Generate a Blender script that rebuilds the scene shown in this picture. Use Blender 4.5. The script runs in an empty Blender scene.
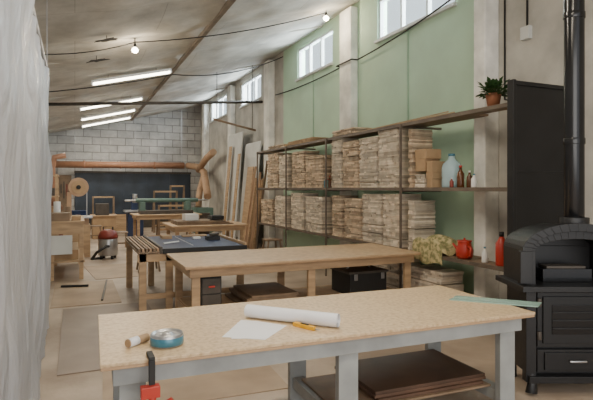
import bpy, bmesh, math, random
from mathutils import Vector, Matrix, noise
random.seed(7)
S=bpy.context.scene
# ------------------------------------------------------------ materials
def nm(name):
    m=bpy.data.materials.new(name); m.use_nodes=True
    nt=m.node_tree; b=nt.nodes['Principled BSDF']
    return m,nt,b
def mat(name,col,rough=.6,var=.12,scale=6,bump=0.0,metal=0.0,stretch=(1,1,1),detail=5,col2=None,island=False,bscale=None,imin=.5,imax=1.2,p0=.32,p1=.68):
    m,nt,b=nm(name); N=nt.nodes; L=nt.links
    b.inputs['Roughness'].default_value=rough; b.inputs['Metallic'].default_value=metal
    tc=N.new('ShaderNodeTexCoord'); mp=N.new('ShaderNodeMapping'); mp.inputs['Scale'].default_value=stretch
    L.new(tc.outputs['Object'],mp.inputs['Vector'])
    nz=N.new('ShaderNodeTexNoise'); nz.inputs['Scale'].default_value=scale; nz.inputs['Detail'].default_value=detail
    L.new(mp.outputs[0],nz.inputs['Vector'])
    cr=N.new('ShaderNodeValToRGB')
    if col2 is None:
        a=[max(0,c*(1-var)) for c in col]; c2=[min(1,c*(1+var)) for c in col]
    else: a=col; c2=col2
    cr.color_ramp.elements[0].position=p0; cr.color_ramp.elements[1].position=p1
    cr.color_ramp.elements[0].color=(*a[:3],1); cr.color_ramp.elements[1].color=(*c2[:3],1)
    L.new(nz.outputs['Fac'],cr.inputs['Fac'])
    out=cr.outputs['Color']
    if island:
        g=N.new('ShaderNodeNewGeometry'); mr=N.new('ShaderNodeMapRange')
        mr.inputs['To Min'].default_value=imin; mr.inputs['To Max'].default_value=imax
        L.new(g.outputs['Random Per Island'],mr.inputs['Value'])
        mx=N.new('ShaderNodeVectorMath'); mx.operation='SCALE'
        L.new(out,mx.inputs[0]); L.new(mr.outputs[0],mx.inputs['Scale']); out=mx.outputs[0]
    L.new(out,b.inputs['Base Color'])
    if bump:
        n2=N.new('ShaderNodeTexNoise'); n2.inputs['Scale'].default_value=bscale or scale*4; n2.inputs['Detail'].default_value=6
        L.new(mp.outputs[0],n2.inputs['Vector'])
        bp=N.new('ShaderNodeBump'); bp.inputs['Strength'].default_value=bump; bp.inputs['Distance'].default_value=.02
        L.new(n2.outputs['Fac'],bp.inputs['Height']); L.new(bp.outputs[0],b.inputs['Normal'])
    return m
def emis(name,col,s):
    m,nt,b=nm(name); b.inputs['Emission Color'].default_value=(*col,1); b.inputs['Emission Strength'].default_value=s
    b.inputs['Base Color'].default_value=(*col,1); return m
def brickmat(name,c1,c2,mort,sx,w,h,axis='XZ',ms=.012,bump=.4,rough=.8,off=.5,lo=.78,hi=1.12):
    m,nt,b=nm(name); N=nt.nodes; L=nt.links
    tc=N.new('ShaderNodeTexCoord'); sp=N.new('ShaderNodeSeparateXYZ'); cb=N.new('ShaderNodeCombineXYZ')
    L.new(tc.outputs['Object'],sp.inputs[0])
    L.new(sp.outputs[axis[0]],cb.inputs[0]); L.new(sp.outputs[axis[1]],cb.inputs[1])
    br=N.new('ShaderNodeTexBrick'); br.offset=off
    br.inputs['Color1'].default_value=(*c1,1); br.inputs['Color2'].default_value=(*c2,1); br.inputs['Mortar'].default_value=(*mort,1)
    br.inputs['Scale'].default_value=sx; br.inputs['Brick Width'].default_value=w; br.inputs['Row Height'].default_value=h; br.inputs['Mortar Size'].default_value=ms
    L.new(cb.outputs[0],br.inputs['Vector'])
    nz=N.new('ShaderNodeTexNoise'); nz.inputs['Scale'].default_value=1.7; nz.inputs['Detail'].default_value=8; nz.inputs['Roughness'].default_value=.65
    L.new(tc.outputs['Object'],nz.inputs['Vector'])
    mr=N.new('ShaderNodeMapRange'); mr.inputs['From Min'].default_value=.3; mr.inputs['From Max'].default_value=.7
    mr.inputs['To Min'].default_value=lo; mr.inputs['To Max'].default_value=hi
    L.new(nz.outputs['Fac'],mr.inputs['Value'])
    vm=N.new('ShaderNodeVectorMath'); vm.operation='SCALE'
    L.new(br.outputs['Color'],vm.inputs[0]); L.new(mr.outputs[0],vm.inputs['Scale']); L.new(vm.outputs[0],b.inputs['Base Color'])
    b.inputs['Roughness'].default_value=rough
    bp=N.new('ShaderNodeBump'); bp.inputs['Strength'].default_value=bump; bp.inputs['Distance'].default_value=.02; bp.invert=True
    L.new(br.outputs['Fac'],bp.inputs['Height']); L.new(bp.outputs[0],b.inputs['Normal'])
    return m
M={}
M['floor']=mat('floor_screed',(.30,.225,.165),.5,scale=.9,col2=(.53,.425,.33),detail=12,bump=.2,bscale=14,p0=.38,p1=.62)
M['sheet']=mat('hardboard',(.28,.22,.18),.5,.16,scale=2,detail=8)
M['sheet2']=mat('cardboard_floor',(.42,.31,.215),.6,.16,scale=2,detail=8)
M['green']=mat('green_paint',(.48,.65,.49),.65,.07,scale=1.5,detail=8,bump=.05)
M['green2']=mat('green_batten',(.34,.49,.36),.65,.07,scale=1.5)
M['plaster']=mat('rough_plaster',(.47,.45,.405),.85,.2,scale=2.2,bump=.5,detail=9,bscale=9)
M['plaster_w']=mat('white_plaster',(.82,.81,.76),.85,.2,scale=3,bump=.6,detail=9,bscale=10)
M['ceil']=brickmat('ceiling_board',(.60,.57,.52),(.55,.52,.475),(.42,.39,.35),1,2.4,1.2,'XY',ms=.006,bump=.2,lo=.66,hi=1.12)
M['block']=brickmat('painted_blocks',(.60,.59,.57),(.47,.46,.45),(.30,.29,.28),1,.62,.30,'XZ',ms=.014,bump=.8,lo=.66)
M['dark']=mat('dark_tarp',(.030,.042,.062),.5,.4,scale=1.5)
M['osb']=mat('bench_top_board',(.46,.31,.165),.38,scale=40,col2=(.66,.50,.31),detail=10,bump=.05,bscale=70,p0=.3,p1=.58)
M['osb2']=mat('bench_top_board_b',(.50,.34,.20),.45,scale=14,col2=(.66,.47,.29),detail=9,bump=.05,bscale=60)
M['edge']=mat('board_edge',(.46,.30,.17),.5,.15,scale=30,stretch=(1,1,8))
M['greypaint']=mat('grey_paint',(.31,.325,.32),.5,.16,scale=5)
M['wood']=mat('pine',(.46,.31,.18),.55,.2,scale=3,stretch=(1,1,6),detail=8)
M['woodd']=mat('old_wood',(.22,.15,.095),.6,.25,scale=4,detail=8)
M['beamw']=mat('ceiling_beam_wood',(.24,.20,.165),.7,.2,scale=4,detail=8)
M['rack']=mat('rack_steel_brown',(.14,.11,.085),.5,.2,metal=.1)
M['lumber']=mat('lumber_ends',(.60,.43,.29),.7,scale=9,col2=(.84,.68,.50),island=True,imin=.42,imax=1.15)
M['lumber2']=mat('lumber_ends_pale',(.70,.58,.45),.7,scale=9,col2=(.90,.80,.66),island=True,imin=.5,imax=1.1)
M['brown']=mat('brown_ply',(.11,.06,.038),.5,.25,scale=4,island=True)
M['steel']=mat('steel',(.45,.45,.46),.35,.15,metal=.9)
M['darksteel']=mat('dark_steel',(.085,.072,.06),.5,.2,metal=.3)
M['iron']=mat('cast_iron',(.010,.010,.011),.42,.2,scale=8,bump=.05)
M['black']=mat('black_sheet_metal',(.007,.007,.008),.45,.35,scale=3,bump=.03)
M['gloss']=mat('black_enamel',(.006,.006,.007),.2,.2)
M['blue']=mat('blue_table',(.018,.035,.095),.45,.25,scale=2)
M['red']=mat('red_paint',(.45,.035,.02),.35,.1)
M['redd']=mat('dark_red_paint',(.20,.03,.02),.4,.1)
M['orange']=mat('orange_pipe',(.38,.19,.11),.45,.12)
M['tan']=mat('tan_duct',(.45,.29,.18),.6,.12)
M['paper']=mat('paper',(.80,.81,.84),.6,.03)
M['yellow']=mat('yellow_plastic',(.80,.42,.01),.35,.05)
M['tin']=mat('tin_blue',(.06,.20,.28),.3,.1,metal=.2)
M['white']=mat('white_plastic',(.75,.75,.74),.35,.03)
M['frame']=mat('window_frame',(.62,.63,.62),.5,.05)
M['machgreen']=mat('machine_green',(.12,.20,.17),.45,.15)
M['leaf']=mat('leaf',(.03,.08,.02),.5,.4,scale=20)
M['terra']=mat('terracotta',(.30,.12,.06),.7,.1)
M['rubber']=mat('rubber',(.015,.015,.015),.6,.1)
M['cloth']=mat('patterned_cloth',(.24,.23,.10),.9,scale=17,col2=(.56,.47,.25),bump=.1,detail=2,p0=.42,p1=.58)
M['strip']=mat('green_glass_strip',(.32,.48,.42),.15,.1)
M['foil']=mat('white_board',(.60,.61,.59),.5,.1,scale=2)
M['card']=mat('cardboard',(.42,.28,.16),.8,.12)
M['tube']=emis('tube_glow',(1,.93,.76),12)
M['bulb']=emis('bulb_glow',(1,.88,.66),26)
def glass(name,col,rough,trans=.9):
    m,nt,b=nm(name); b.inputs['Base Color'].default_value=(*col,1); b.inputs['Roughness'].default_value=rough
    N=nt.nodes;L=nt.links; t=N.new('ShaderNodeBsdfTransparent'); t.inputs[0].default_value=(*col,1)
    mx=N.new('ShaderNodeMixShader'); mx.inputs[0].default_value=trans
    L.new(b.outputs[0],mx.inputs[1]); L.new(t.outputs[0],mx.inputs[2]); L.new(mx.outputs[0],N['Material Output'].inputs[0]); return m
M['glass']=glass('window_glass',(.9,.95,.97),.1,.9)
M['bottle']=glass('bottle_plastic',(.66,.84,.90),.1,.45)
M['amber']=mat('amber_bottle',(.10,.035,.01),.15,.1)
m,nt,b=nm('plastic_film'); N=nt.nodes;L=nt.links
b.inputs['Base Color'].default_value=(.60,.61,.645,1); b.inputs['Roughness'].default_value=.28
tc=N.new('ShaderNodeTexCoord'); mp=N.new('ShaderNodeMapping'); mp.inputs['Scale'].default_value=(4,4,.8)
nz=N.new('ShaderNodeTexNoise'); nz.inputs['Scale'].default_value=2.0; nz.inputs['Detail'].default_value=5; nz.inputs['Distortion'].default_value=1.4
L.new(tc.outputs['Object'],mp.inputs[0]);L.new(mp.outputs[0],nz.inputs['Vector'])
bp=N.new('ShaderNodeBump');bp.inputs['Strength'].default_value=.7;bp.inputs['Distance'].default_value=.07
L.new(nz.outputs['Fac'],bp.inputs['Height']);L.new(bp.outputs[0],b.inputs['Normal'])
tl=N.new('ShaderNodeBsdfTranslucent');tl.inputs[0].default_value=(.7,.72,.76,1); L.new(bp.outputs[0],tl.inputs['Normal'])
mx=N.new('ShaderNodeMixShader');mx.inputs[0].default_value=.3
L.new(b.outputs[0],mx.inputs[1]);L.new(tl.outputs[0],mx.inputs[2])
tr=N.new('ShaderNodeBsdfTransparent');mx2=N.new('ShaderNodeMixShader');mx2.inputs[0].default_value=.12
L.new(mx.outputs[0],mx2.inputs[1]);L.new(tr.outputs[0],mx2.inputs[2]);L.new(mx2.outputs[0],N['Material Output'].inputs[0])
M['film']=m
# ------------------------------------------------------------ builder
class B:
    def __init__(s): s.bm=bmesh.new(); s.mats=[]
    def mi(s,k):
        if k not in s.mats: s.mats.append(k)
        return s.mats.index(k)
    def box(s,x0,x1,y0,y1,z0,z1,k,rot=0,piv=None,tilt=None):
        vs=[Vector((x,y,z)) for x in(x0,x1) for y in(y0,y1) for z in(z0,z1)]
        c=Vector(piv) if piv else Vector(((x0+x1)/2,(y0+y1)/2,(z0+z1)/2))
        if rot or tilt:
            R=Matrix.Rotation(rot,3,'Z')
            if tilt: R=R@Matrix.Rotation(tilt[1],3,tilt[0])
            vs=[R@(v-c)+c for v in vs]
        v=[s.bm.verts.new(p) for p in vs]; i=s.mi(k)
        for f in((0,1,3,2),(4,6,7,5),(0,4,5,1),(2,3,7,6),(0,2,6,4),(1,5,7,3)):
            fc=s.bm.faces.new([v[j] for j in f]); fc.material_index=i
    def beam(s,p,q,w,h,k):
        p,q=Vector(p),Vector(q); d=(q-p).normalized(); up=Vector((0,0,1)) if abs(d.z)<.95 else Vector((0,1,0))
        a=d.cross(up).normalized()*w/2; b=a.cross(d).normalized()*h/2; i=s.mi(k)
        v=[s.bm.verts.new(e+o) for e in(p,q) for o in(a+b,a-b,-a-b,-a+b)]
        for f in((0,1,2,3),(7,6,5,4),(0,4,5,1),(1,5,6,2),(2,6,7,3),(3,7,4,0)):
            fc=s.bm.faces.new([v[j] for j in f]); fc.material_index=i
    def tube(s,pts,r,k,seg=14,cap=True):
        pts=[Vector(p) for p in pts]; rs=r if isinstance(r,(list,tuple)) else [r]*len(pts); i=s.mi(k); rings=[]
        ref=None
        for n,p in enumerate(pts):
            if n==0: d=pts[1]-p
            elif n==len(pts)-1: d=p-pts[-2]
            else: d=(pts[n+1]-p).normalized()+(p-pts[n-1]).normalized()
            if d.length<1e-6: d=Vector((0,0,1))
            d.normalize()
            if ref is None:
                ref=Vector((0,0,1)) if abs(d.z)<.9 else Vector((1,0,0))
            a=(ref-d*ref.dot(d)).normalized(); ref=a; b=d.cross(a)
            rings.append([s.bm.verts.new(p+(a*math.cos(t)+b*math.sin(t))*rs[n]) for t in[2*math.pi*j/seg for j in range(seg)]])
        for A,C in zip(rings,rings[1:]):
            for j in range(seg):
                f=s.bm.faces.new([A[j],A[(j+1)%seg],C[(j+1)%seg],C[j]]); f.material_index=i; f.smooth=True
        if cap:
            for R,rev in((rings[0],True),(rings[-1],False)):
                f=s.bm.faces.new(list(reversed(R)) if rev else R); f.material_index=i
    def lathe(s,c,prof,k,seg=20):
        c=Vector(c); i=s.mi(k); rings=[]
        for r,z in prof:
            rings.append([s.bm.verts.new(c+Vector((max(r,.0005)*math.cos(2*math.pi*j/seg),max(r,.0005)*math.sin(2*math.pi*j/seg),z))) for j in range(seg)])
        for A,C in zip(rings,rings[1:]):
            for j in range(seg):
                f=s.bm.faces.new([A[j],A[(j+1)%seg],C[(j+1)%seg],C[j]]); f.material_index=i; f.smooth=True
        f=s.bm.faces.new(list(reversed(rings[0])));f.material_index=i
        f=s.bm.faces.new(rings[-1]);f.material_index=i
    def prism(s,pts,off,k):
        i=s.mi(k); off=Vector(off); A=[s.bm.verts.new(Vector(p)) for p in pts]; C=[s.bm.verts.new(Vector(p)+off) for p in pts]; n=len(A)
        f=s.bm.faces.new(A);f.material_index=i; f=s.bm.faces.new(list(reversed(C)));f.material_index=i
        for j in range(n):
            f=s.bm.faces.new([A[(j+1)%n],A[j],C[j],C[(j+1)%n]]);f.material_index=i
    def grid(s,fn,nu,nv,k,smooth=True):
        i=s.mi(k); V=[[s.bm.verts.new(fn(a/nu,b/nv)) for b in range(nv+1)] for a in range(nu+1)]
        for a in range(nu):
            for b in range(nv):
                f=s.bm.faces.new([V[a][b],V[a+1][b],V[a+1][b+1],V[a][b+1]]);f.material_index=i;f.smooth=smooth
    def done(s,name,bevel=0,xf=None,fixn=True):
        if xf is not None: bmesh.ops.transform(s.bm,matrix=xf,verts=s.bm.verts)
        if fixn: bmesh.ops.recalc_face_normals(s.bm,faces=s.bm.faces)
        me=bpy.data.meshes.new(name); 
        s.bm.to_mesh(me); s.bm.free()
        for k in s.mats: me.materials.append(M[k])
        o=bpy.data.objects.new(name,me); S.collection.objects.link(o)
        if bevel:
            b=o.modifiers.new('bevel','BEVEL'); b.width=bevel; b.segments=2; b.limit_method='ANGLE'
        return o
def Z(x): return 3.9+.25*x
WX=4.9; BY=21.3; LX=-.9; Y0=-2.5
# ------------------------------------------------------------ shell
b=B(); b.box(LX-.2,WX+.2,Y0,BY+.2,-.1,0,'floor'); b.done('floor')
b=B(); b.prism([(LX-.2,Y0,Z(LX-.2)+.02),(WX+.3,Y0,Z(WX+.3)+.02),(WX+.3,Y0,Z(WX+.3)+.14),(LX-.2,Y0,Z(LX-.2)+.14)],(0,BY+.2-Y0,0),'ceil')
def sag(u,v):
    x=LX+(WX-LX)*u; y=Y0+(BY-Y0)*v
    edge=min(1,6*u,6*(1-u))
    s=.055*abs(math.sin(math.pi*(y/1.8)))*edge+.045*edge*(noise.noise(Vector((x*.9,y*.7,0)))+.6*noise.noise(Vector((x*2.3,y*2.1,3))))
    return Vector((x,y,Z(x)-max(0,s+.01)))
b.grid(sag,60,240,'ceil')
b.done('ceiling',fixn=False)
b=B(); b.prism([(LX-.2,BY,0),(WX+.2,BY,0),(WX+.2,BY,Z(WX+.2)),(LX-.2,BY,Z(LX-.2))],(0,.2,0),'block'); b.done('wall_back')
b=B(); b.box(LX-.15,LX,Y0,BY,0,Z(LX)-.0,'plaster'); b.done('wall_left')
wins=[(5.6,7.6),(9.3,11.1),(13.7,15.6),(17.3,19.5)]
wz0,wz1=4.2,4.93
b=B()
def wall_seg(y0,y1,z0,z1):
    cuts=[y0]+[c for c in(4.9,12.0) if y0<c<y1]+[y1]
    for a,c in zip(cuts,cuts[1:]):
        k='green' if a>=4.9 and c<=12.0 else 'plaster'
        b.box(WX,WX+.2,a,c,z0,z1,k)
wall_seg(Y0,BY,0,wz0); wall_seg(Y0,BY,wz1,Z(WX))
prev=Y0
for a,c in wins+[(BY,BY)]:
    wall_seg(prev,a,wz0,wz1); prev=c
b.done('wall_right')
for i,(a,c) in enumerate(wins):
    b=B(); t=.05
    b.box(WX+.03,WX+.1,a,c,wz0,wz0+t,'frame'); b.box(WX+.03,WX+.1,a,c,wz1-t,wz1,'frame')
    n=3
    for j in range(n+1):
        y=a+(c-a)*j/n; y=min(max(y,a+t/2),c-t/2); b.box(WX+.03,WX+.1,y-t/2,y+t/2,wz0+t,wz1-t,'frame')
    b.box(WX+.06,WX+.068,a+t,c-t,wz0+t,wz1-t,'glass')
    b.box(WX-.06,WX+.03,a-.03,c+.03,wz0-.05,wz0-.005,'frame')
    b.done('window_%d'%(i+1))
cols=[(4.80,5.0,4.66),(8.27,8.72,4.74),(12.6,13.0,4.72),(16.2,16.55,4.72),(19.8,20.2,4.7)]
for a,c,x in cols:
    b=B(); b.box(x,WX,a,c,0,Z(x)-.06,'plaster_w'); 
    o=b.done('column_pilaster',.02)
b=B()
for y in(6.7,10.2): b.box(WX-.02,WX,y-.012,y+.012,2.5,4.14,'green2')
b.box(WX-.025,WX,5.02,8.2,2.62,2.66,'green2'); b.done('trim_1')
b=B(); b.beam((2.1,Y0,Z(2.1)-.08),(2.1,BY,Z(2.1)-.08),.07,.07,'beamw')
b.done('ceiling_beam')
for y in(6.2,9.8,13.4,17,20.2):
    b=B(); b.beam((LX,y,Z(LX)-.03),(WX,y,Z(WX)-.03),.05,.04,'plaster'); b.done('ceiling_batten')
b=B(); b.tube([(LX,13.6,3.6),(WX,13.6,4.06)],.04,'darksteel'); 
b.done('tie_pipe')
b=B(); b.tube([(4.885,4.7,4.9),(4.885,4.7,2.7),(4.885,4.4,2.6),(4.885,3.9,2.6)],.012,'rubber',8); b.box(4.84,4.899,4.3,4.42,3.35,3.5,'foil'); b.tube([(4.885,4.36,3.5),(4.885,4.36,4.4),(4.885,3.7,4.6)],.012,'rubber',8); b.done('electrical_conduit')
# ------------------------------------------------------------ plastic curtain
b=B()
def film(u,v):
    y=.2+6.2*u; z=.01+(2.86)*v
    x=-.285+.035*math.sin(y*11+1.6*math.sin(z*1.4))*(.5+.5*math.sin(y*3.1+z*.4))+.05*noise.noise(Vector((y*4,z*1.2,0)))+.02*noise.noise(Vector((y*9,z*2+y,4)))
    return Vector((x,y,z))
b.grid(film,220,60,'film')
b.tube([(-.285,.2,2.89),(-.285,6.4,2.89)],.02,'steel')
for y in(.3,6.38): b.beam((-.36,y,0),(-.36,y,2.89),.05,.05,'wood')
for y in(1,3.5,6.3): b.beam((-.285,y,2.9),(-.285,y,Z(-.285)),.01,.01,'steel')
b.done('plastic_sheet_curtain',fixn=False)
# ------------------------------------------------------------ fluorescent lamps
WARM=(1,.88,.70)
def lamp(x,y,L=1.5,name='fluorescent_lamp',p=45):
    zc=Z(x)-.17; s=math.atan(.25)
    b=B()
    b.box(x-L/2,x+L/2,y-.07,y+.07,zc,zc+.05,'white',tilt=('Y',-s))
    for dy in(-.035,.035): 
        dx=L/2-.03
        b.tube([(x-dx,y+dy,zc-.025-dx*.25),(x+dx,y+dy,zc-.025+dx*.25)],.02,'tube',10)
    for sx in(-1,1): b.box(x+sx*(L/2-.03)-.02,x+sx*(L/2-.03)+.02,y-.06,y+.06,zc-.05+sx*.18*L/1.5,zc+.01+sx*.18*L/1.5,'white')
    for sx in(-.5,.5): b.beam((x+sx,y,zc+sx*.25+.03),(x+sx,y,Z(x+sx)-.002),.01,.01,'darksteel')
    b.done(name)
    l=bpy.data.lights.new('tube_light','AREA'); l.shape='RECTANGLE'; l.size=L; l.size_y=.12; l.energy=p; l.color=WARM
    o=bpy.data.objects.new('tube_light',l); S.collection.objects.link(o); o.location=(x,y,zc-.1); o.rotation_euler=(0,-s,0)
for x,y in((1.15,11.5),(.95,15.0),(1.0,17.4),(1.05,19.4)): lamp(x,y,1.7,p=44)
lamp(1.2,3.6,1.7,p=70); lamp(1.2,.6,1.7,p=45)  # two extra fixtures added out of view, to fill the foreground with light
def bulb(x,y,z):
    b=B(); b.tube([(x,y,Z(x)),(x,y,z+.09)],.006,'rubber',8); b.lathe((x,y,z+.04),[(.02,0),(.024,.01),(.024,.05),(.012,.07)],'rubber')
    b.lathe((x,y,z-.05),[(.001,0),(.028,.006),(.052,.03),(.056,.05),(.042,.075),(.02,.092)],'bulb')
    b.done('light_bulb')
    l=bpy.data.lights.new('bulb_light','POINT'); l.energy=24; l.color=(1,.83,.58); l.shadow_soft_size=.06
    o=bpy.data.objects.new('bulb_light',l); S.collection.objects.link(o); o.location=(x,y,z-.12)
bulb(.93,8.9,3.93); bulb(4.33,8.48,4.8)
def cable(name,pts,r=.012):
    b=B(); P=[]
    for p,q,sg in pts:
        p,q=Vector(p),Vector(q)
        for i in range(13):
            t=i/12; P.append(p.lerp(q,t)-Vector((0,0,sg*4*t*(1-t))))
    P=[p for i,p in enumerate(P) if i==0 or (p-P[i-1]).length>1e-4]
    b.tube(P,r,'rubber',6); b.done(name)
cable('ceiling_cable',[((LX+.02,8.3,3.55),(.93,8.9,4.06),.10),((.93,8.9,4.06),(4.33,8.48,4.90),.10)],.009)
cable('ceiling_cable',[((LX+.05,11.9,3.58),(2.1,11.9,4.24),.05),((2.1,11.9,4.24),(4.85,11.9,4.94),.18)])
cable('ceiling_cable',[((4.84,12.4,4.05),(4.84,8.8,4.0),.05),((4.72,8.8,4.0),(4.72,8.2,4.0),.0),((4.84,8.2,4.0),(4.84,5.05,4.35),.06)],.014)
for (x,y,sx) in((.45,8.3,.26),(.35,9.6,.24)):
    b=B(); n=16; pts=[]
    for i in range(n):
        t=2*math.pi*i/n; r=sx*(.4+.7*random.random()); px=x+r*math.cos(t); py=y+r*.45*math.sin(t); pts.append((px,py,Z(px)-.13))
    b.prism(pts,(0,0,-.008),'rubber'); b.beam((x,y,Z(x)-.13),(x,y,Z(x)),.01,.01,'rubber'); b.done('torn_ceiling_membrane')
# ------------------------------------------------------------ benches
def bench(x0,x1,y0,y1,h,top,leg,lw=.12,mid=True,th=.035):
    b=B(); b.box(x0,x1,y0,y1,h-.018,h,top); b.box(x0+.003,x1-.003,y0+.003,y1-.003,h-th,h-.018,'edge')
    i=.06; a=h-th; ap=.10
    for y in(y0+i,y1-i-.03): b.box(x0+i,x1-i,y,y+.03,a-ap,a,leg)
    for x in(x0+i,x1-i-.03): b.box(x,x+.03,y0+i+.03,y1-i-.03,a-ap,a,leg)
    xs=[x0+i+.03,x1-i-.03-lw]
    if mid: xs.insert(1,(x0+x1)/2-lw/2)
    for x in xs:
        for y in(y0+i+.031,y1-i-.031-.05): b.box(x,x+lw,y,y+.05,0,a,leg)
        b.box(x+.02,x+lw-.02,y0+i+.081,y1-i-.081,.12,.2,leg)
    return b
def about(c,ang): 
    c=Vector(c); return Matrix.Translation(c)@Matrix.Rotation(math.radians(ang),4,'Z')@Matrix.Translation(-c)
XT=about((1.49,3.04,0),-1.8)
b=bench(.125,2.89,2.54,3.57,.755,'osb','greypaint',lw=.13)
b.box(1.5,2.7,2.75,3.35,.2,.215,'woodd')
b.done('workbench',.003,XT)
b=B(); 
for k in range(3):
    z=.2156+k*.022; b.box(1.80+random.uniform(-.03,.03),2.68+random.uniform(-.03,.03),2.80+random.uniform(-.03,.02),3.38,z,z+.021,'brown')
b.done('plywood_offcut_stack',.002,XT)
b=bench(1.07,4.12,5.36,6.56,.765,'osb2','wood',.09,True,.035)
b.box(1.2,4.0,5.5,6.4,.2,.22,'wood'); b.done('workbench',.003)
b=B(); b.box(1.27,1.5,5.5,5.9,.221,.62,'rubber'); b.box(1.28,1.49,5.485,5.5,.25,.42,'darksteel');b.box(1.28,1.49,5.485,5.5,.43,.6,'darksteel'); b.box(1.35,1.42,5.47,5.485,.5,.52,'red'); b.done('tool_cabinet',.004)
b=B(); b.box(3.2,3.75,5.6,6.1,.221,.5,'rubber'); b.box(3.18,3.77,5.58,6.12,.5,.53,'darksteel'); b.tube([(3.3,5.85,.53),(3.35,5.85,.6),(3.6,5.85,.6),(3.65,5.85,.53)],.012,'steel',8);b.box(3.25,3.3,5.57,5.58,.42,.5,'steel');b.box(3.65,3.7,5.57,5.58,.42,.5,'steel'); b.done('tool_chest',.006)
b=B()
for k in range(4):
    z=.2206+k*.032; b.box(1.8+random.uniform(-.1,.1),2.45+random.uniform(-.1,.05),5.55,6.3,z,z+.03,'woodd')
b.done('plank_stack',.002)
# ------------------------------------------------------------ items on workbench
T=.7555
b=B(); p,q=Vector((1.03,3.15,T+.044)),Vector((1.456,2.69,T+.044)); b.tube([p,q],.041,'paper',24,cap=False); b.tube([p,q],.036,'paper',24,cap=False)
d=(q-p).normalized();n=Vector((-d.y,d.x,0))
def roll(u,v):
    t=u*5*math.pi; r=.014+.004*t/math.pi; return p.lerp(q,v)+ (n*math.cos(t)+Vector((0,0,1))*math.sin(t))*min(r,.034)
b.grid(roll,60,1,'paper'); b.done('drawing_roll',fixn=False)
b=B(); b.prism([(.764,2.79,T),(.974,3.10,T),(1.06,3.03,T),(1.19,2.86,T),(.968,2.64,T)],(0,0,.0012),'paper')
b.prism([(.80,2.73,T+.0014),(.93,3.04,T+.0014),(1.08,2.96,T+.0014),(1.0,2.66,T+.0014)],(0,0,.0012),'paper'); b.done('paper_sheets')
b=B(); 
R=Matrix.Translation((1.27,2.77,T))@Matrix.Rotation(math.atan2(-.21,.09),4,'Z')
b.prism([(-.085,-.016,0.0),(-.085,.014,0.0),(-.03,.019,0.0),(.05,.014,0),(.08,.010,0),(.08,-.010,0),(.03,-.017,0)],(0,0,.022),'yellow')
b.box(.08,.115,-.006,.006,.008,.012,'steel'); b.box(-.03,.03,-.006,.006,.022,.027,'rubber'); b.done('utility_knife',.002,R)
b=B(); b.lathe((.456,2.78,T),[(.084,0),(.087,.004),(.087,.058),(.083,.064),(.079,.064),(.077,.056),(.03,.054),(.028,.064),(.0,.064)],'steel',28)
b.lathe((.456,2.78,T),[(.0875,.008),(.0885,.009),(.0885,.048),(.0875,.049)],'tin',28); b.done('tin_of_wax')
b=B(); b.tube([(.255,2.80,T+.023),(.365,2.88,T+.023)],.022,'card',18); b.tube([(.26,2.8035,T+.023),(.31,2.84,T+.023)],.0232,'paper',18); b.done('tape_roll')
b=B()
for o in(0,.09):
    b.prism([(2.58+o,3.02+o*.6,T),(2.64+o,3.05+o*.6,T),(3.06+o*.8,2.62+o*.5,T),(3.0+o*.8,2.585+o*.5,T)],(0,0,.007),'strip')
b.done('laminate_strips')
b=B(); y=2.555
b.box(.33,.36,y-.02,y,.52,.757,'rubber'); b.box(.33,.36,y-.02,y+.09,.757,.775,'rubber') ; b.box(.29,.38,y-.05,y+.0,.585,.64,'red'); b.box(.30,.37,y-.055,y-.0,.50,.545,'rubber'); b.tube([(.345,y-.03,.42),(.345,y-.03,.60)],.018,'red'); b.tube([(.345,y-.01,.50),(.44,y-.04,.56)],.016,'red')
b.done('bar_clamp',.003)
# ------------------------------------------------------------ panel saw table
b=B(); x0,x1,y0,y1=.74,2.2,6.75,8.6; h=.8
b.box(1.05,x1,y0,y1,h-.02,h,'blue'); b.box(1.02,1.05,y0,y1,h-.06,h+.03,'darksteel'); b.box(x1-.03,x1,y0,y1,h+.001,h+.04,'wood'); b.box(1.051,x1,y0-.02,y0-.001,h-.06,h+.005,'rubber')
b.box(x0,1.02,y0,y1,h-.05,h-.03,'woodd')
for i in range(6):
    x=x0+.01+i*.046; b.box(x,x+.026,y0,y1,h-.03,h+.012,'tan' if i%2 else 'woodd')
for x in(x0+.02,1.1,x1-.12):
    for y in(y0+.02,y1-.1): b.box(x,x+.09,y,y+.07,0,h-.06,'wood')
b.box(x0,x1,y0+.02,y0+.05,h-.16,h-.06,'wood'); b.box(x0,x1,y1-.05,y1-.02,h-.16,h-.06,'wood'); b.box(x0+.03,x1-.1,y0+.03,y0+.06,.15,.22,'wood')
b.box(1.5,1.515,7.0,8.4,h,h+.004,'steel'); b.done('panel_saw_table',.003)
b=B(); b.box(1.85,2.05,7.6,7.75,h+.001,h+.06,'rubber'); b.tube([(1.9,7.6,h+.08),(2.05,7.75,h+.08)],.025,'darksteel'); b.box(1.7,1.82,7.9,8.0,h+.001,h+.03,'white'); b.done('hand_planer',.004)
b=B(); b.box(1.25,1.4,8.05,8.3,h+.001,h+.05,'card'); b.box(1.6,2.0,8.25,8.35,h+.005,h+.03,'wood'); b.tube([(1.15,7.3,h+.015),(1.4,7.5,h+.015)],.012,'white',8); b.done('wood_offcuts',.003)
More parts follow.
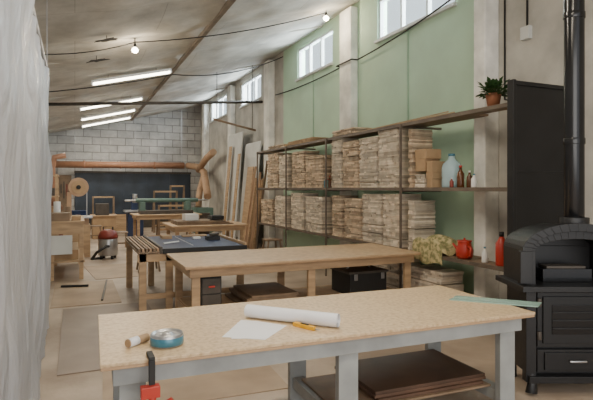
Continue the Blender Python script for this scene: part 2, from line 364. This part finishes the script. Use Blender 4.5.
# ------------------------------------------------------------ rack
RX0=4.22
b=B()
for z in(.72,1.58,2.48):
    for (a,c) in((4.72,8.22),(8.22,12.0)):
        b.box(RX0,4.64,a,c,z,z+.025,'woodd')
    b.beam((RX0-.01,3.95,z+.005),(RX0-.01,12.0,z+.005),.02,.045,'rack')
    b.box(RX0,4.46,3.95,4.72,z,z+.025,'woodd')
for y in(3.97,5.9,8.2,10.1,11.98):
    b.beam((RX0-.035,y,0),(RX0-.035,y,2.5),.026,.026,'rack')
    if y>4.7: 
        for z in(.70,1.56,2.46): b.beam((RX0-.03,y,z),(4.89 if abs(y-8.2)>.3 else 4.73,y,z),.03,.03,'rack')
b.done('storage_rack')
def stack(y0,y1,z0,z1,th=.024,depth=.36,name='lumber_stack',xo=0,k='lumber'):
    b=B(); z=z0
    while z<z1:
        t=th*random.uniform(.85,1.4); y=y0+random.uniform(0,.03)
        while y<y1-.03:
            ww=min(random.choice((.07,.09,.14,.28,.36)),y1-y); j=random.uniform(-.02,.03)
            b.box(4.245+xo+abs(j),4.245+xo+depth,y,y+ww-.008,z,z+t-.003,k); y+=ww
        z+=t
        if random.random()<.05: z+=.012
    b.done(name)
L1,L2='lumber','lumber2'
for a,c,z,k in((10.75,11.45,2.40,L1),(10.15,10.7,2.33,L2),(9.3,9.95,2.36,L1),(8.45,9.25,2.22,L1),(7.75,8.12,2.46,L2),(7.2,7.7,2.38,L1),(6.62,7.15,2.40,L2),(6.05,6.58,2.44,L2),(5.72,5.82,2.4,L1)): stack(a,c,1.607,z,k=k)
stack(5.45,5.68,1.607,1.78,k=L2)
for a,c,z,k in((11.1,11.9,1.30,L1),(10.2,10.95,1.42,L2),(9.35,10.0,1.47,L2),(8.5,9.25,1.42,L2),(7.75,8.1,1.45,L1),(7.1,7.65,1.42,L1),(6.5,7.05,1.49,L2),(5.98,6.45,1.5,L2),(5.66,5.82,1.42,L2)): stack(a,c,.747,z,k=k)
for a,c,z,k in((5.1,5.8,.5,L2),(6.0,6.9,.6,L2),(7.0,7.9,.5,L1)): stack(a,c,.002,z,k=k,th=.03)
for a,c,z in((10.4,11.4,2.58),(8.9,10.2,2.60),(7.3,8.1,2.62)): stack(a,c,2.507,z,.02,k='card' if z==2.6 else L1)
b=B()
for (y,w,z0,z1) in((5.3,.11,1.6065,1.72),(5.29,.13,1.7205,1.80),(5.3,.11,1.8005,1.95),(5.45,.2,1.825,1.99),(5.42,.24,1.9905,2.12)):
    b.box(4.25,4.5,y,y+w,z0,z1,'card')
b.done('cardboard_boxes',.004)
b=B(); c=(4.40,5.10,1.6065)
b.lathe(c,[(.12,0),(.125,.02),(.125,.10),(.118,.12),(.125,.14),(.125,.25),(.11,.30),(.045,.36),(.04,.40)],'bottle',24); b.lathe((c[0],c[1],c[2]+.40),[(.043,0),(.043,.03)],'tin'); b.done('water_bottle')
def smallbottle(x,y,z,r,h,k,cap='red',name='small_bottle'):
    b=B(); b.lathe((x,y,z),[(r*.95,0),(r,.01),(r,h*.62),(r*.4,h*.78),(r*.36,h*.9)],k,16); b.lathe((x,y,z+h*.9),[(r*.42,0),(r*.42,h*.1)],cap,12); b.done(name)
smallbottle(4.33,4.86,1.6065,.045,.27,'amber','red'); smallbottle(4.36,4.74,1.6065,.035,.2,'amber','white') ; smallbottle(4.3,4.60,1.6065,.035,.16,'white','tin')
smallbottle(4.26,4.94,1.6065,.025,.12,'redd','white'); 
for y,r,h,k in((8.38,.04,.2,'tin'),(8.30,.03,.16,'machgreen'),(8.23,.03,.22,'amber')): smallbottle(4.28,y,1.6065,r,h,k)
b=B(); b.lathe((4.34,4.34,2.5065),[(.06,0),(.085,.14),(.09,.16),(.08,.16),(.0,.14)],'terra',18)
for i in range(150):
    t=random.uniform(0,6.28); L=random.uniform(.10,.28); e=random.uniform(.1,1.3); base=Vector((4.34,4.34,2.64)); d=Vector((math.cos(t)*math.cos(e),math.sin(t)*math.cos(e),math.sin(e)))
    s=d.cross(Vector((0,0,1))).normalized()*.03
    V=[b.bm.verts.new(v) for v in(base+d*L*.5,base+d*L*.75+s,base+d*L-Vector((0,0,.03)),base+d*L*.75-s)]
    f=b.bm.faces.new(V); f.material_index=b.mi('leaf'); b.tube([base,base+d*L*.55],.003,'leaf',5)
b.done('potted_plant',fixn=False)
b=B(); b.lathe((4.31,4.02,2.5065),[(.055,0),(.057,.005),(.057,.13),(.052,.14),(0,.14)],'white',18); b.done('paint_can')
b=B()
for k in range(3): b.beam((4.25+.02*k,7.2,2.515),(4.3+.1*k,5.05,2.56),.02,.012,'wood')
b.done('loose_battens')
b=B()
def cloth(u,v):
    x=4.20+.42*v; y=5.02+.60*u
    e=max(0,math.sin(math.pi*u))**.35
    z=.7475+.01+ .22*e*max(0,math.sin(math.pi*min(1,v*1.02)))**.4+.018*math.sin(v*16+3*u)+.02*noise.noise(Vector((u*4,v*4,2)))
    if v<.14: z=.80-(.14-v)*1.2+.02*math.sin(u*9)+ .16*e*(v/.14)**.5; x=4.180+.008*math.sin(u*18)
    return Vector((x,y,max(z,.58)))
b.grid(cloth,44,36,'cloth'); b.done('folded_cloth',fixn=False)
b=B(); c=(4.32,4.78,.747); b.lathe(c,[(.075,0),(.10,.03),(.105,.10),(.085,.16),(.08,.20),(.09,.22)],'red',22); b.lathe((c[0],c[1],c[2]+.2),[(.072,0),(.05,.02),(.012,.03),(.012,.05)],'red',18)
b.tube([(c[0]-.03,c[1]-.08,c[2]+.16),(c[0]-.05,c[1]-.16,c[2]+.14),(c[0]-.05,c[1]-.15,c[2]+.05),(c[0]-.03,c[1]-.09,c[2]+.03)],.013,'red',8)
b.tube([(c[0]-.03,c[1]+.08,c[2]+.10),(c[0]-.05,c[1]+.15,c[2]+.17)],[.02,.012],'red',8); b.done('red_kettle')
b=B(); c=(4.30,4.18,.747); b.lathe(c,[(.06,0),(.065,.01),(.065,.24),(.03,.3),(.02,.32)],'red',20); b.lathe((c[0],c[1],c[2]+.32),[(.025,0),(.025,.05)],'rubber',12); b.done('fire_extinguisher')
smallbottle(4.3,4.43,.747,.035,.18,'white','tin')
# ------------------------------------------------------------ stove: arched niche on top, ledge, firebox door, ash drawer
th=math.radians(-23.7); Rr,Dd=2.16,3.92
cx=.402*Dd+.916*Rr; cy=.916*Dd-.402*Rr
XF=Matrix.Translation((cx,cy,0))@Matrix.Rotation(th,4,'Z')@Matrix.Diagonal((1.30,1,1.03,1))
b=B()
def arc(w,zs,zt,y,n=18): return [(w*math.cos(math.pi*i/n),y,zs+(zt-zs)*math.sin(math.pi*i/n)) for i in range(n+1)]
def ring(wo,zo,wi,zi,zs,y0,y1,k,n=18):   # arched frame with opening
    A=arc(wo,zs,zo,y0,n); C=arc(wi,zs,zi,y0,n)
    for i in range(n):
        b.prism([A[i],A[i+1],C[i+1],C[i]],(0,y1-y0,0),k)
b.box(-.27,.27,.02,.40,.14,.82,'iron')                     # firebox body
b.box(-.27,.27,.34,.40,.82,1.08,'iron')                    # niche back
b.prism([(-.27,.34,1.08)]+[(x,y,z) for x,y,z in reversed(arc(.27,1.08,1.24,.34))][1:]+[], (0,.06,0),'iron')
for s in(-1,1):
    b.box(min(s*.30,s*.24),max(s*.30,s*.24),-.02,.40,.80,1.08,'iron')
ring(.30,1.26,.24,1.17,1.08,-.02,.40,'iron')
ring(.33,1.29,.27,1.23,1.08,-.05,.0,'iron')
b.box(-.34,-.27,-.05,.0,.84,1.08,'iron'); b.box(.27,.34,-.05,.0,.84,1.08,'iron')
b.box(-.35,.35,-.12,.41,.79,.83,'iron')                    # ledge
b.box(-.16,.14,.08,.26,.831,.93,'gloss'); b.box(-.13,.11,.10,.24,.93,.95,'darksteel')  # pan in niche
for s in(-1,1):
    b.box(s*.27-.03,s*.27+.03,-.03,.04,.1,.79,'iron')
    b.tube([(s*.27,-.03,0.02),(s*.26,-.02,.10),(s*.26,.0,.16)],[.035,.028,.03],'iron'); b.tube([(s*.25,.38,0.0),(s*.25,.38,.16)],[.03,.028],'iron')
b.box(-.29,.29,-.06,.02,.10,.15,'iron')
b.box(-.23,.23,-.02,.02,.36,.77,'iron'); b.box(-.20,.20,-.035,-.02,.39,.74,'black'); b.box(-.15,.15,-.04,-.035,.46,.68,'gloss')
for z in(.50,.56,.62): b.box(-.15,.15,-.048,-.04,z,z+.010,'iron')
b.box(-.23,.23,-.02,.02,.17,.34,'iron'); b.box(-.19,.19,-.035,-.02,.19,.32,'black')
b.tube([(.21,-.05,.62),(.21,-.09,.60),(.21,-.09,.50)],.011,'steel',8); b.tube([(-.05,-.05,.26),(.05,-.05,.26)],.010,'steel',8)
for z in(.45,.70): b.tube([(-.225,-.04,z-.03),(-.225,-.04,z+.03)],.014,'darksteel',8)
b.tube([(.09,.22,1.2),(.09,.22,1.32)],.09,'iron',24); b.tube([(.09,.22,1.3),(.09,.22,4.45)],.062,'gloss',28)
for z in(1.9,2.9): b.tube([(.09,.22,z),(.09,.22,z+.05)],.067,'gloss',28)
b.done('wood_burning_stove',.003,XF)
b=B(); b.box(3.96,4.86,3.70,3.74,0,2.66,'black'); b.box(3.94,3.98,3.68,3.76,0,2.67,'black'); b.box(3.98,4.86,3.68,3.70,2.62,2.66,'black')
for z in(.9,1.75): b.box(3.98,4.86,3.692,3.70,z,z+.02,'black')
b.done('heat_shield_panel',.003)
# ------------------------------------------------------------ far area
b=B(); b.box(.0,4.45,BY-.06,BY-.02,.35,2.2,'dark')
for x in(.9,1.8,2.7,3.6): b.box(x-.02,x+.02,BY-.08,BY-.06,.35,2.2,'dark')
b.box(-.02,4.47,BY-.1,BY-.02,2.18,2.26,'darksteel'); b.box(-.02,4.47,BY-.1,BY-.02,0,.36,'darksteel'); b.done('dark_tarpaulin_partition')
b=B(); b.tube([(-.75,20.8,2.48),(4.1,20.8,2.52)],.125,'orange',20)
for x in(.3,1.6,2.9): b.tube([(x,20.8,2.5),(x+.06,20.8,2.5)],.145,'orange',20)
for x in(.0,2.2,4.0): b.beam((x,20.8,2.6),(x,20.8,Z(x)-.03),.02,.02,'steel')
b.done('dust_duct')
b=B()
b.tube([(4.25,20.8,2.52),(4.5,20.2,2.45),(4.5,19.0,2.2),(4.3,18,1.9),(4.2,17.2,1.3)],.13,'tan',16)
b.tube([(4.4,19.5,2.3),(4.45,18.4,2.7),(4.4,17.2,2.85)],.12,'tan',16); b.tube([(4.45,18.8,2.1),(4.2,18.4,1.5),(4.1,18.2,.9)],.11,'tan',16)
b.box(3.9,4.5,17.6,18.4,0,.9,'machgreen'); b.done('dust_extraction_branch')
b=B()
b.tube([(-.5,13.6,0),(-.5,13.6,2.1),(-.45,13.6,2.35),(-.2,13.6,2.4)],.07,'orange',16); b.tube([(-.5,13.6,1.4),(-.3,13.4,1.1)],.06,'orange',12); b.done('dust_pipe')
b=B(); x0,x1,y0,y1=-.42,.16,9.6,11.6
b.box(x0,x1,y0,y1,.98,1.02,'wood')
for x in(x0+.02,x1-.09):
    for y in(y0+.03,y1-.1): b.box(x,x+.07,y,y+.07,0,.98,'wood')
b.box(x0,x1,y0+.03,y1-.03,.30,.33,'wood'); b.box(x0+.03,x1-.03,y0+.01,y0+.03,.8,.98,'wood'); b.box(x0,x1-.2,y0+.0,y0+.02,.45,.78,'foil')
b.box(x0+.02,x1-.1,y0+.2,y1-.4,.331,.5,'card'); b.done('side_workbench',.003)
b=B(); b.box(-.38,-.08,9.7,10.1,1.021,1.16,'woodd'); b.box(-.05,.1,9.8,10.2,1.021,1.1,'card'); b.tube([(-.3,10.3,1.021),(-.3,10.3,1.35)],.06,'white'); b.tube([(-.12,10.4,1.021),(-.12,10.4,1.25)],.05,'woodd');b.done('paint_pots_and_boxes',.004)
b=B()
for x in(-.62,-.36): 
    for y in (12.0,12.6): b.beam((x,y,0),(x,y,1.9),.05,.05,'wood')
for z in(.4,.9,1.4,1.85): b.box(-.66,-.32,11.97,12.63,z,z+.03,'wood')
b.box(-.6,-.4,12.1,12.5,.431,.7,'woodd'); b.box(-.6,-.42,12.1,12.5,.931,1.2,'card'); b.box(-.58,-.4,12.1,12.4,1.431,1.6,'darksteel'); b.done('timber_shelf_unit',.003)
b=B(); x,y=.08,12.9
b.box(x-.25,x+.25,y-.25,y+.25,0,.75,'wood'); b.box(x-.3,x+.3,y-.3,y+.3,.9,.94,'steel'); b.box(x-.22,x+.22,y-.15,y+.1,.75,.9,'tan')
b.box(x-.25,x-.15,y-.08,y+.08,.9,1.5,'tan'); 
b.tube([(x,y-.09,1.62),(x,y+.09,1.62)],.22,'tan',26); b.tube([(x,y-.1,1.62),(x,y-.09,1.62)],.16,'card',26); b.beam((x+.18,y,.94),(x+.18,y,1.6),.02,.01,'steel'); b.tube([(x,y-.12,1.62),(x,y-.1,1.62)],.05,'rubber'); b.done('band_saw',.01)
b=B(); c=(.69,12.2,0)
b.lathe((c[0],c[1],.08),[(.2,0),(.21,.02),(.21,.36),(.2,.38)],'steel',22); b.lathe((c[0],c[1],.46),[(.215,0),(.215,.06),(.17,.16),(.08,.2),(0,.2)],'redd',22)
for i in range(4):
    t=i*math.pi/2+.5; b.lathe((c[0]+.17*math.cos(t),c[1]+.17*math.sin(t),0),[(.03,0),(.035,.04),(.03,.08)],'rubber',10)
b.tube([(c[0],c[1]-.2,.3),(c[0]-.05,c[1]-.35,.32),(c[0]-.25,c[1]-.4,.2),(c[0]-.35,c[1]-.3,.05),(c[0]-.2,c[1]-.15,.04)],.03,'rubber',10)
b.tube([(c[0]-.1,c[1],.62),(c[0]-.1,c[1],.72),(c[0]+.1,c[1],.72),(c[0]+.1,c[1],.62)],.015,'rubber',8); b.done('shop_vacuum')
for (x0,x1,y0,y1,h) in((1.95,3.7,11.2,12.6,.76),(1.5,3.4,14.6,15.8,.85)):
    b=bench(x0,x1,y0,y1,h,'osb2','wood',.08,False,.04); b.done('workbench',.003)
b=B()
for k in range(3): b.box(2.1,3.4-.1*k,11.4,12.3,.7605+k*.03,.785+k*.03,'woodd')
b.box(2.3,2.6,11.5,11.9,.86,1.0,'white');b.box(2.9,3.2,11.5,11.9,.86,.95,'rubber')
b.done('board_stack',.002)
b=B(); b.box(1.7,3.2,14.85,15.4,.8505,.95,'darksteel'); b.box(1.7,1.85,14.95,15.3,.95,1.2,'machgreen'); b.box(3.0,3.15,14.95,15.3,.95,1.2,'machgreen'); b.tube([(1.6,15.15,1.24),(3.4,15.15,1.24)],.06,'machgreen',18); b.tube([(1.3,15.15,1.24),(3.7,15.15,1.24)],.025,'steel',12); b.done('wood_lathe',.01)
b=B(); b.box(1.6,2.1,17.5,18.1,0,.8,'blue'); b.box(1.5,2.2,17.4,18.2,.8,.86,'steel'); b.box(1.75,1.95,17.9,18.1,.86,1.3,'blue'); b.tube([(1.85,17.75,1.1),(1.85,17.75,1.4)],.08,'steel'); b.done('milling_machine',.01)
b=B(); b.box(.5,1.2,17.0,17.8,0,.7,'card'); b.box(.45,1.25,16.95,17.85,.7,.74,'wood'); b.box(.6,1.0,17.1,17.5,.74,1.1,'darksteel'); b.done('storage_chest',.01)
for (x,y,w,h) in((2.6,18.6,.8,1.5),(3.3,19.3,.5,1.7),(.6,19.6,.7,1.3),(2.5,16.8,1.0,1.05)):
    b=B(); 
    for xx in(x,x+w): 
        b.beam((xx,y,0),(xx,y,h),.06,.06,'woodd'); b.beam((xx,y+.5,0),(xx,y+.04,h*.9),.05,.05,'woodd')
    for z in(h-.03,h*.45,.25): b.beam((x+.03,y,z),(x+w-.03,y,z),.05,.06,'wood')
    b.done('timber_trestle',.004)
b=B(); b.box(-.75,-.12,BY-.05,BY-.01,0,2.1,'woodd')
for i in range(6): b.box(-.7+i*.1,-.66+i*.1,BY-.09,BY-.05,1.2+.1*(i%3),1.75+.1*(i%2),random.choice(('darksteel','steel','redd','wood')))
b.done('tool_board')
for (x,y,r,h,k) in((.1,18.4,.28,.85,'blue'),(-.4,17.0,.25,.7,'redd'),(3.75,15.9,.2,.8,'darksteel')):
    b=B(); b.lathe((x,y,0),[(r,0),(r+.01,.02),(r,.04),(r,h*.33),(r+.012,h*.34),(r,h*.36),(r,h*.66),(r+.012,h*.67),(r,h*.69),(r,h-.02),(r+.01,h),(r-.02,h),(r-.03,h-.03),(0,h-.03)],k,24); b.done('steel_drum')
for (x,y,w,h) in((-.3,15.4,.45,.5),(1.7,13.2,.6,.4),(1.4,19.9,.7,.6)):
    b=B()
    for k in range(int(h/.12)): 
        z=.02+k*.12; b.box(x,x+w,y,y+.02,z,z+.1,'wood'); b.box(x,x+w,y+.4,y+.42,z,z+.1,'wood'); b.box(x,x+.02,y+.021,y+.399,z,z+.1,'wood'); b.box(x+w-.02,x+w,y+.021,y+.399,z,z+.1,'wood')
    b.box(x,x+w,y,y+.42,0,.02,'wood')
    for xx in(x+.021,x+w-.051): b.box(xx,xx+.03,y+.021,y+.051,.02,int(h/.12)*.12,'wood')
    b.done('wooden_crate')
for (x,y) in((1.05,13.4),(.55,15.9),(3.9,10.2),(1.3,10.1)):
    b=B(); b.box(x-.17,x+.17,y-.17,y+.17,.47,.5,'woodd')
    for sx in(-1,1):
        for sy in(-1,1): b.beam((x+sx*.19,y+sy*.19,0),(x+sx*.13,y+sy*.13,.47),.035,.035,'woodd')
    b.box(x-.15,x+.15,y-.012,y+.012,.2,.23,'woodd'); b.done('stool',.004)
b=B()
for i,(y,w,h,k) in enumerate(((13.1,1.3,2.9,'foil'),(14.5,1.5,3.3,'foil'),(13.3,.5,2.2,'wood'),(15.2,.25,2.9,'wood'),(14.1,.2,2.6,'wood'))):
    x=4.45-.07*i; b.prism([(x,y,0.0),(x,y+w,0.0),(x+.25,y+w,h),(x+.25,y,h)],(-.03,0,.0),k)
b.done('leaning_boards',.002)
b=B()
for i in range(14):
    y=12.25+i*.07; x=4.2+random.uniform(-.05,.05); h=random.uniform(1.3,2.4)
    b.beam((x,y,.02),(x+.35*h/2.4,y+random.uniform(-.05,.05),h),.05,.03,random.choice(('wood','tan','woodd')))
b.done('leaning_planks')
b=B(); b.tube([(4.6,13.3,3.2),(3.4,13.3,3.45)],.03,'woodd',8); b.beam((3.5,13.3,3.45),(3.5,13.3,Z(3.5)-.01),.015,.015,'darksteel'); b.beam((4.5,13.3,3.22),(4.5,13.3,Z(4.5)-.01),.015,.015,'darksteel'); b.done('hanging_pole')
b=B(); b.box(-.14,.92,4.75,7.3,.0005,.009,'sheet'); b.done('hardboard_floor_sheet')
b=B(); b.box(-.3,.6,7.45,9.3,.0005,.009,'sheet2'); b.done('cardboard_floor_sheet')
b=B(); b.box(.25,1.1,9.5,11.2,.0005,.007,'sheet2',rot=.1); b.done('cardboard_floor_sheet')
b=B(); b.box(.2,1.6,3.75,4.7,.0005,.007,'sheet2',rot=-.05); b.done('cardboard_floor_sheet')
b=B(); b.beam((.35,7.6,.025),(.5,9.2,.025),.03,.02,'darksteel'); b.beam((-.2,8.9,.03),(.2,8.8,.03),.04,.03,'rubber'); b.done('loose_battens')
# ------------------------------------------------------------ lights
def area(name,loc,rot,sx,sy,e,col):
    l=bpy.data.lights.new(name,'AREA'); l.shape='RECTANGLE'; l.size=sx; l.size_y=sy; l.energy=e; l.color=col
    o=bpy.data.objects.new(name,l); S.collection.objects.link(o); o.location=loc; o.rotation_euler=rot
for i,(a,c) in enumerate(wins):
    area('window_daylight',(WX+.35,(a+c)/2,(wz0+wz1)/2+.1),(0,math.radians(70),0),.8,c-a,190,(.93,.97,1))
area('rear_fill_light',(1.2,Y0+.05,2.0),(math.radians(90),0,0),3.5,3.2,125,(1,.95,.88))  # added fill light behind the camera; the open entrance there is invented
w=bpy.data.worlds.new('World'); S.world=w; w.use_nodes=True
bg=w.node_tree.nodes['Background']; bg.inputs[0].default_value=(.93,.96,1,1); bg.inputs[1].default_value=1.4
# ------------------------------------------------------------ camera
cd=bpy.data.cameras.new('camera'); cam=bpy.data.objects.new('camera',cd); S.collection.objects.link(cam)
cam.location=(0,0,1.6); cam.rotation_euler=(math.radians(90),0,math.radians(-23.7))
cd.sensor_width=36; cd.lens=36*505/593; cd.shift_y=-12/593; cd.clip_start=.05
S.camera=cam
